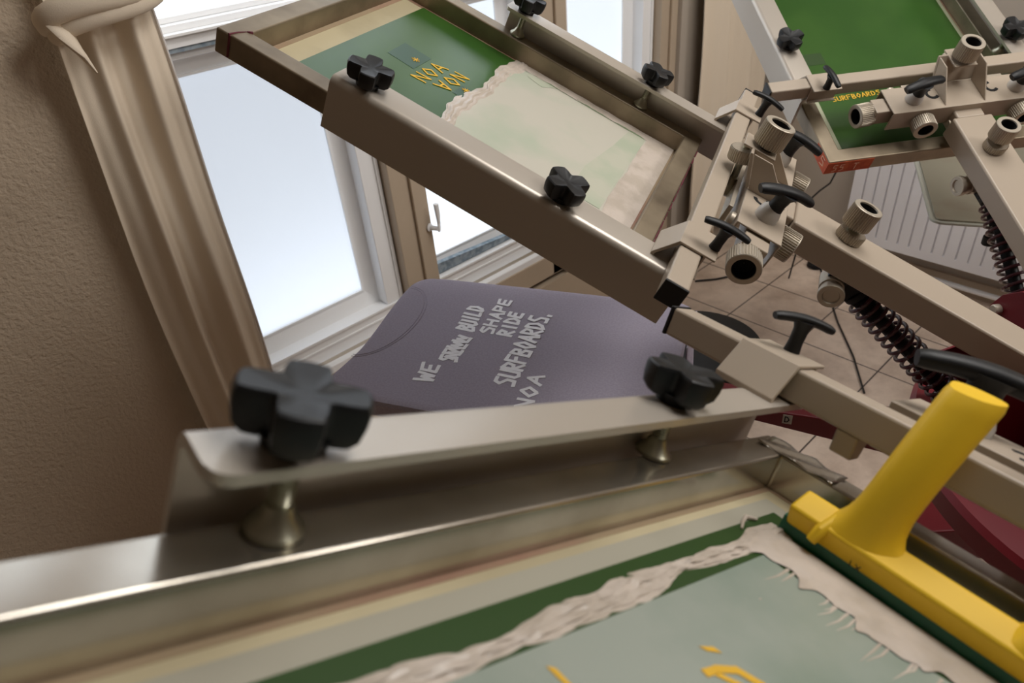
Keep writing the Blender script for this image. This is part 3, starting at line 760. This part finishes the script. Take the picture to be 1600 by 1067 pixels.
# drag lines running out of the pool
dg = MB(); rnd = random.Random(4)
for i in range(34):
    v = -0.150+0.30*rnd.random(); L_ = rnd.uniform(0.008, 0.04)
    dg.tube([(0.105, v, zC+0.0014), (0.110+L_*0.5, v+0.001, zC+0.0015), (0.112+L_, v+0.002*rnd.uniform(-1, 1), zC+0.0013)], [0.0012, 0.0008, 0.0002], seg=6, asp=0.5)
for i in range(26):
    u = 0.14+0.4*rnd.random(); v = -0.14+0.25*rnd.random(); a_ = rnd.uniform(0.001, 0.006)
    dg.tube([(u, v, zC+0.0012), (u+a_, v+0.0005, zC+0.0014), (u+2*a_, v, zC+0.0012)], [0.0002, 0.0008, 0.0002], seg=6, asp=0.5)
tag(dg.build('ink_streaks', 'ink', sC), kind='stuff')
MB().prism([(0.350, -0.140), (0.354, -0.143), (0.352, -0.118), (0.349, -0.116)], zC+0.0015, zC+0.0018).build('stencil_mark', 'gelprint', sC)
MB().prism([(0.245, -0.1125), (0.254, -0.1165), (0.252, -0.112), (0.244, -0.107)], zC+0.0015, zC+0.0018).build('stencil_mark', 'gelprint', sC)
mk = MB()
ribbon(mk, [(0.268, -0.102), (0.258, -0.1005), (0.247, -0.095), (0.242, -0.082), (0.250, -0.066)], 0.0055, zC+0.0015, I4)
ribbon(mk, [(0.262, -0.098), (0.256, -0.088), (0.252, -0.068)], 0.004, zC+0.0015, I4)
mk.build('stencil_mark', 'gelprint', sC)
# peeling tape along the inner rail
tp = MB(); tp.grid(lambda s, t: (-0.047+0.036*s+0.0015*math.sin(20*t), -0.245+0.075*t, -0.0775+0.0012*math.sin(8*s+14*t)), 10, 14)
tp.build('tape_strip', 'alu', sC, smooth=True, solid=0.0005)

# ---------------------------------------------------------------- squeegee resting in the wet ink
sq = empty('squeegee', mw=FM['C'])
tag(sq, 'yellow plastic squeegee with green blade and two upright grips, standing in the wet ink', 'squeegee')
V0, V1 = -0.168, 0.205
MB().prism([(0.0600, -0.1142), (0.0515, -0.1142), (0.0430, -0.094), (0.0585, -0.098)], V0-0.003, V1+0.003, axis='y').build('blade', 'greenblade', sq, bevel=0.0006)
bd = MB().prism([(0.0585, -0.1040), (0.0670, -0.0855), (0.0430, -0.0735), (0.0325, -0.0950)], V0, V1, axis='y')
bd.build('holder', 'yellow', sq, bevel=0.003)
def grip(vb, vt):
    b = MB(); pts = []; rr = []
    tip = Vector((0.012, vt, 0.046)); base = Vector((0.050, vb, -0.086))
    N = 22; vs = []; seg = 28
    for i in range(N+1):
        t = i/N
        c = base.lerp(tip, t)+Vector((0.006*math.sin(PI*t), 0, 0))
        flare = math.exp(-t*9)
        flare = math.exp(-t*14); ru = 0.0135+0.003*t+0.001*flare; rv = 0.0185+0.002*t+0.022*flare
        if i == N: ru *= 0.93; rv *= 0.93
        for k in range(seg):
            a = 2*PI*k/seg; ca = math.cos(a); sa = math.sin(a)
            pw = lambda x: math.copysign(abs(x)**0.82, x)*(1+0.10*math.cos(3*a+0.6))
            vs.append(c+Vector((ru*pw(ca), rv*pw(sa), 0.0))+Vector((0, 0, -0.10*ru*ca)))
    fs = [(i*seg+k, i*seg+(k+1) % seg, (i+1)*seg+(k+1) % seg, (i+1)*seg+k) for i in range(N) for k in range(seg)]
    fs += [tuple(range(seg-1, -1, -1)), tuple(range(N*seg, (N+1)*seg))]
    b.add(vs, fs)
    return b.build('grip', 'yellow', sq, smooth=True)
grip(-0.116, -0.104); grip(0.014, 0.026)
for vb in (-0.137,):
    MB().tube([(0.052, vb+0.001, -0.080), (0.0655, vb-0.002, -0.090), (0.069, vb-0.004, -0.100)], [0.005, 0.0055, 0.0040], seg=14).build('peg', 'yellow', sq, smooth=True)
mm = MB()
TM = frame_matrix((0.0645, -0.112, -0.1005), (0, 1, 0), (0.37, 0, 0.93), (0.93, 0, -0.37))
write(mm, 'IX', (0, 0), (0.010, 0), (0, 0.005), 0.0008, 0.0001, TM, gap=0.3)
mm.build('moulded_mark', 'hole', sq)

# ---------------------------------------------------------------- press base: red carousel with platen arms
CX, CY = 1.2571, -0.1149
base = empty('press_base', (CX, CY, 0))
tag(base, 'red painted steel base and platen carousel of the printing press', 'press base')
MB().lathe([(0.085, 0.02), (0.085, 0.98)], seg=40).build('column', 'red', base, smooth=True)
fo = MB()
for k in range(4):
    fo.box((0.0, -0.045, 0.0), (0.55, 0.045, 0.07), Matrix.Rotation(math.radians(27+45+90*k), 4, 'Z'))
fo.build('foot', 'red', base, bevel=0.004)
MB().lathe([(0.10, zz(-0.95)), (0.385, zz(-0.90)), (0.398, zz(-0.893)), (0.398, zz(-0.858)), (0.390, zz(-0.849)), (0.10, zz(-0.845))], seg=96).build('carousel_hub', 'red', base, smooth=True)
for k, az in enumerate((117, 27, 207, 297)):
    T = Matrix.Rotation(math.radians(az), 4, 'Z')
    a = MB().prism([(0.12, zz(-0.85)), (1.0, zz(-0.85)), (1.0, zz(-0.872)), (0.66, zz(-0.877)), (0.40, zz(-0.910)), (0.12, zz(-0.95))], -0.032, 0.032, axis='y', T=T)
    ao = a.build('platen_arm', 'red', base, bevel=0.003)
    if k == 0:
        MB().box((0.586, 0.0322, zz(-0.873)), (0.602, 0.0328, zz(-0.853)), T).build('letter_tag', 'tag', ao)
        TD = T @ frame_matrix((0.598, 0.0329, zz(-0.869)), (-1, 0, 0), (0, 0, 1), (0, 1, 0))
        lt = MB(); write(lt, 'D', (0, 0), (0.008, 0), (0, 0.012), 0.0018, 0.0001, TD, gap=0.2); lt.build('tag_lettering', 'hole', ao)
TF = Matrix.Translation((1.62-CX, 0.19-CY, 0)) @ Matrix.Rotation(math.radians(-43), 4, 'Z')
MB().box((-0.16, -0.055, 0.0), (0.40, 0.055, 0.12), TF).build('foot', 'red', base, bevel=0.004)
# upper hub carrying the heads
MB().lathe([(0.15, zz(-0.78)), (0.27, zz(-0.775)), (0.27, zz(-0.745)), (0.15, zz(-0.74))], seg=48).build('head_hub', 'red', base, smooth=True)
for az in (114.98-0, 54.3, 173.46):
    T = Matrix.Rotation(math.radians(az), 4, 'Z')
    for s_ in (-1, 1):
        b = MB().prism([(0.14, zz(-0.70)), (0.345, zz(-0.733)), (0.382, zz(-0.762)), (0.402, zz(-0.797)), (0.39, zz(-0.822)), (0.34, zz(-0.842)), (0.14, zz(-0.846))], s_*0.064-0.003, s_*0.064+0.003, axis='y', T=T)
        bo = b.build('head_bracket', 'red', base, bevel=0.001)
        MB().lathe([(0.011, 0), (0.011, 0.010), (0.009, 0.012)], c=T @ Vector((0.379, s_*0.067, zz(-0.793))), axis=T.to_3x3() @ Vector((0, s_, 0)), seg=20).build('bracket_bolt', 'steel', bo, smooth=True)

# ---------------------------------------------------------------- platens and the printed shirt
def platen(az, t0, t1, r0, r1, z, label, th=0.012):
    T = Matrix.Translation((CX, CY, 0)) @ Matrix.Rotation(math.radians(az), 4, 'Z')
    e = empty('platen', mw=T @ Matrix.Translation((r0, 0, zz(z)-th)))
    tag(e, label, 'platen', None)
    poly = rounded(0, t0, r1-r0, t1, 0.03)
    MB().prism(poly, 0, th*0.6).build('board', 'platen_edge', e, bevel=0.002)
    MB().prism(rounded(0.008, t0+0.012, r1-r0-0.008, t1-0.012, 0.015), th*0.6, th).build('top_plate', 'platen', e, bevel=0.001)
    MB().box((0.02, -0.05, -0.02), (0.12, 0.05, 0)).build('mounting_block', 'red', e, bevel=0.002)
    MB().lathe([(0.013, -0.085), (0.015, -0.083), (0.015, -0.062), (0.009, -0.058), (0.009, 0.0)], c=(0.085, 0.125, 0), seg=20).build('clamp_screw', 'black', e, smooth=True)
    return e
platen(27, -0.20, 0.285, 0.80, 1.40, -0.84, 'bare grey metal platen below the orange-labelled screen, in front of the radiator')

T117 = Matrix.Translation((CX, CY, zz(-0.79))) @ Matrix.Rotation(math.radians(117), 4, 'Z')
sh = empty('t_shirt', mw=T117)
tag(sh, 'mauve-grey T-shirt stretched over a platen, white handwritten lettering on its chest', 't-shirt')
out = [(0.800, -0.196), (0.92, -0.199), (1.10, -0.199), (1.30, -0.197), (1.375, -0.194), (1.400, -0.186), (1.416, -0.168), (1.423, -0.145), (1.424, -0.10), (1.420, -0.03),
       (1.414, 0.04), (1.411, 0.10), (1.416, 0.155), (1.422, 0.195), (1.420, 0.215), (1.405, 0.232), (1.38, 0.243), (1.30, 0.248), (1.10, 0.250), (0.92, 0.248), (0.790, 0.240), (0.787, 0.10), (0.790, -0.08)]
def densify(P, n=5):
    o_ = []; m_ = len(P)
    for i in range(m_):
        p0, p1, p2, p3 = (Vector(P[(i+j) % m_]) for j in (-1, 0, 1, 2))
        for k in range(n):
            t = k/n
            o_.append(0.5*((2*p1)+(-p0+p2)*t+(2*p0-5*p1+4*p2-p3)*t*t+(-p0+3*p1-3*p2+p3)*t**3))
    return o_
OUT = densify(out)
cen = Vector((1.10, 0.025))
def ringpts(scale_in, z): 
    r_ = []
    for i, p in enumerate(OUT):
        a = OUT[i-1]; b_ = OUT[(i+1) % len(OUT)]; d = (b_-a).normalized(); nr = Vector((d.y, -d.x))
        if nr.dot(p-cen) < 0: nr = -nr
        q = p-nr*scale_in; r_.append((q.x, q.y, z))
    return r_
m_ = len(OUT); vs = []; fs = []
for (ins, z) in ((0.020, 0.0), (0.012, 0.0), (0.004, -0.002), (0.0, -0.008), (0.001, -0.020), (0.008, -0.042), (0.022, -0.056)):
    vs += ringpts(ins, z)
for j in range(6):
    for i in range(m_): fs.append((j*m_+i, j*m_+(i+1) % m_, (j+1)*m_+(i+1) % m_, (j+1)*m_+i))
fs.append(tuple(range(m_))); fs.append(tuple(range(6*m_+m_-1, 6*m_-1, -1)))
MB().add(vs, fs).build('body', 'shirt', sh, smooth=True)
# the lower part of the shirt hangs from the inner end of the platen
def hang(s, t):
    v = -0.185+0.135*s if side < 0 else 0.050+0.185*s; w = 0.012*math.sin(s*16+2*t)
    return (0.785-0.02*t*0+w*t+0.012*math.sin(PI*min(1, t*3))*0, v*(1-0.15*t), -0.006-0.30*t)
for side in (-1, 1):
    MB().grid(hang, 40, 24).build('hanging_hem', 'shirt', sh, smooth=True, solid=0.003)
# collar seam arcs
for dr_ in (0.0, 0.006):
    pts = []
    for k in range(25):
        a = -PI/2+PI*k/24
        pts.append((1.412-(0.078-dr_)*math.cos(a)*1.0, -0.005+(0.137-dr_)*math.sin(a), 0.0003))
    MB().tube(pts, 0.0006, seg=6).build('collar_seam', 'shirt', sh, smooth=True)
def word(text, a, b, ht, seed, wid=0.0074, z=0.0004, jit=0.05):
    w_ = MB(); write(w_, text, a, b, ht, wid, z, I4, gap=0.24, jit=jit, seed=seed)
    return w_.build('print_lettering', 'whiteprint', sh)
word('WE', (1.218, 0.171), (1.224, 0.117), (0.036, -0.002), 1)
word('SELL', (1.200, 0.102), (1.201, 0.018), (0.034, 0), 2, wid=0.0075)
word('BUILD', (1.207, -0.004), (1.216, -0.092), (0.036, -0.004), 3)
sc_ = MB(); rnd = random.Random(9)
for k in range(3):
    pts = [(1.206+0.022*(i % 2)+0.003*rnd.uniform(-1, 1), 0.098-0.078*i/13-0.002*k) for i in range(14)]
    ribbon(sc_, pts, 0.0030, 0.0008+0.0001*k, I4)
sc_.build('print_scribble', 'whiteprint', sh)
word('SHAPE', (1.165, -0.004), (1.168, -0.134), (0.027, -0.002), 4, wid=0.0066)
word('RIDE', (1.123, -0.004), (1.126, -0.090), (0.029, -0.002), 5)
word('SURFBOARDS.', (1.065, 0.146), (1.069, -0.106), (0.039, -0.003), 6)
word('NOA', (1.016, 0.200), (1.020, 0.105), (0.029, -0.002), 7, wid=0.0066)

MB().box((0.84, -0.05, -0.0595), (0.98, 0.05, -0.0555)).build('platen_block', 'red', sh, bevel=0.002)
# ---------------------------------------------------------------- small things on the floor
st = empty('stool', (1.41, 0.87, 0))
tag(st, 'black round stool on the tiled floor beyond the shirt', 'stool')
MB().lathe([(0.02, 0.40), (0.15, 0.40), (0.175, 0.42), (0.18, 0.445), (0.170, 0.465), (0.11, 0.475), (0.01, 0.476)], seg=48).build('seat', 'blackgloss', st, smooth=True)
MB().lathe([(0.022, 0.05), (0.022, 0.40)], seg=20).build('column', 'blackgloss', st, smooth=True)
for k in range(5):
    a = 2*PI*k/5+0.3
    MB().tube([(0, 0, 0.06), (0.18*math.cos(a), 0.18*math.sin(a), 0.03)], [0.02, 0.014], seg=12).build('leg', 'blackgloss', st, smooth=True)
cable_line('cable', 'thin black cable dangling in a bend below the orange corner label', [(2.60, 1.05, zz(-0.98)), (2.60, 1.075, zz(-1.09)), (2.60, 1.09, zz(-1.14)), (2.60, 1.125, zz(-1.18)), (2.60, 1.15, zz(-1.215)), (2.60, 1.165, zz(-1.25)), (2.60, 1.17, zz(-1.40)), (2.62, 1.20, 0.01)], 0.0035)
cable_line('cord', 'thin black cord lying across the tiles from the small black stopper', [(2.80, 1.15, 0.006), (2.62, 1.02, 0.004), (2.44, 0.893, 0.004), (2.26, 0.745, 0.004), (2.085, 0.625, 0.004)], 0.0035)
cable_line('cable', 'short black cable end on the tiles below the window', [(2.36, 1.50, 0.005), (2.43, 1.44, 0.005), (2.50, 1.40, 0.005), (2.60, 1.42, 0.005)], 0.0045)
tag(MB().lathe([(0.03, 0.0), (0.038, 0.006), (0.034, 0.02), (0.015, 0.032), (0.012, 0.04)], c=(2.80, 1.17, 0), seg=28).build('door_stopper', 'blackgloss', smooth=True), 'small round black stopper on the tiles at the end of the thin cord', 'stopper')
bpy.context.view_layer.update()
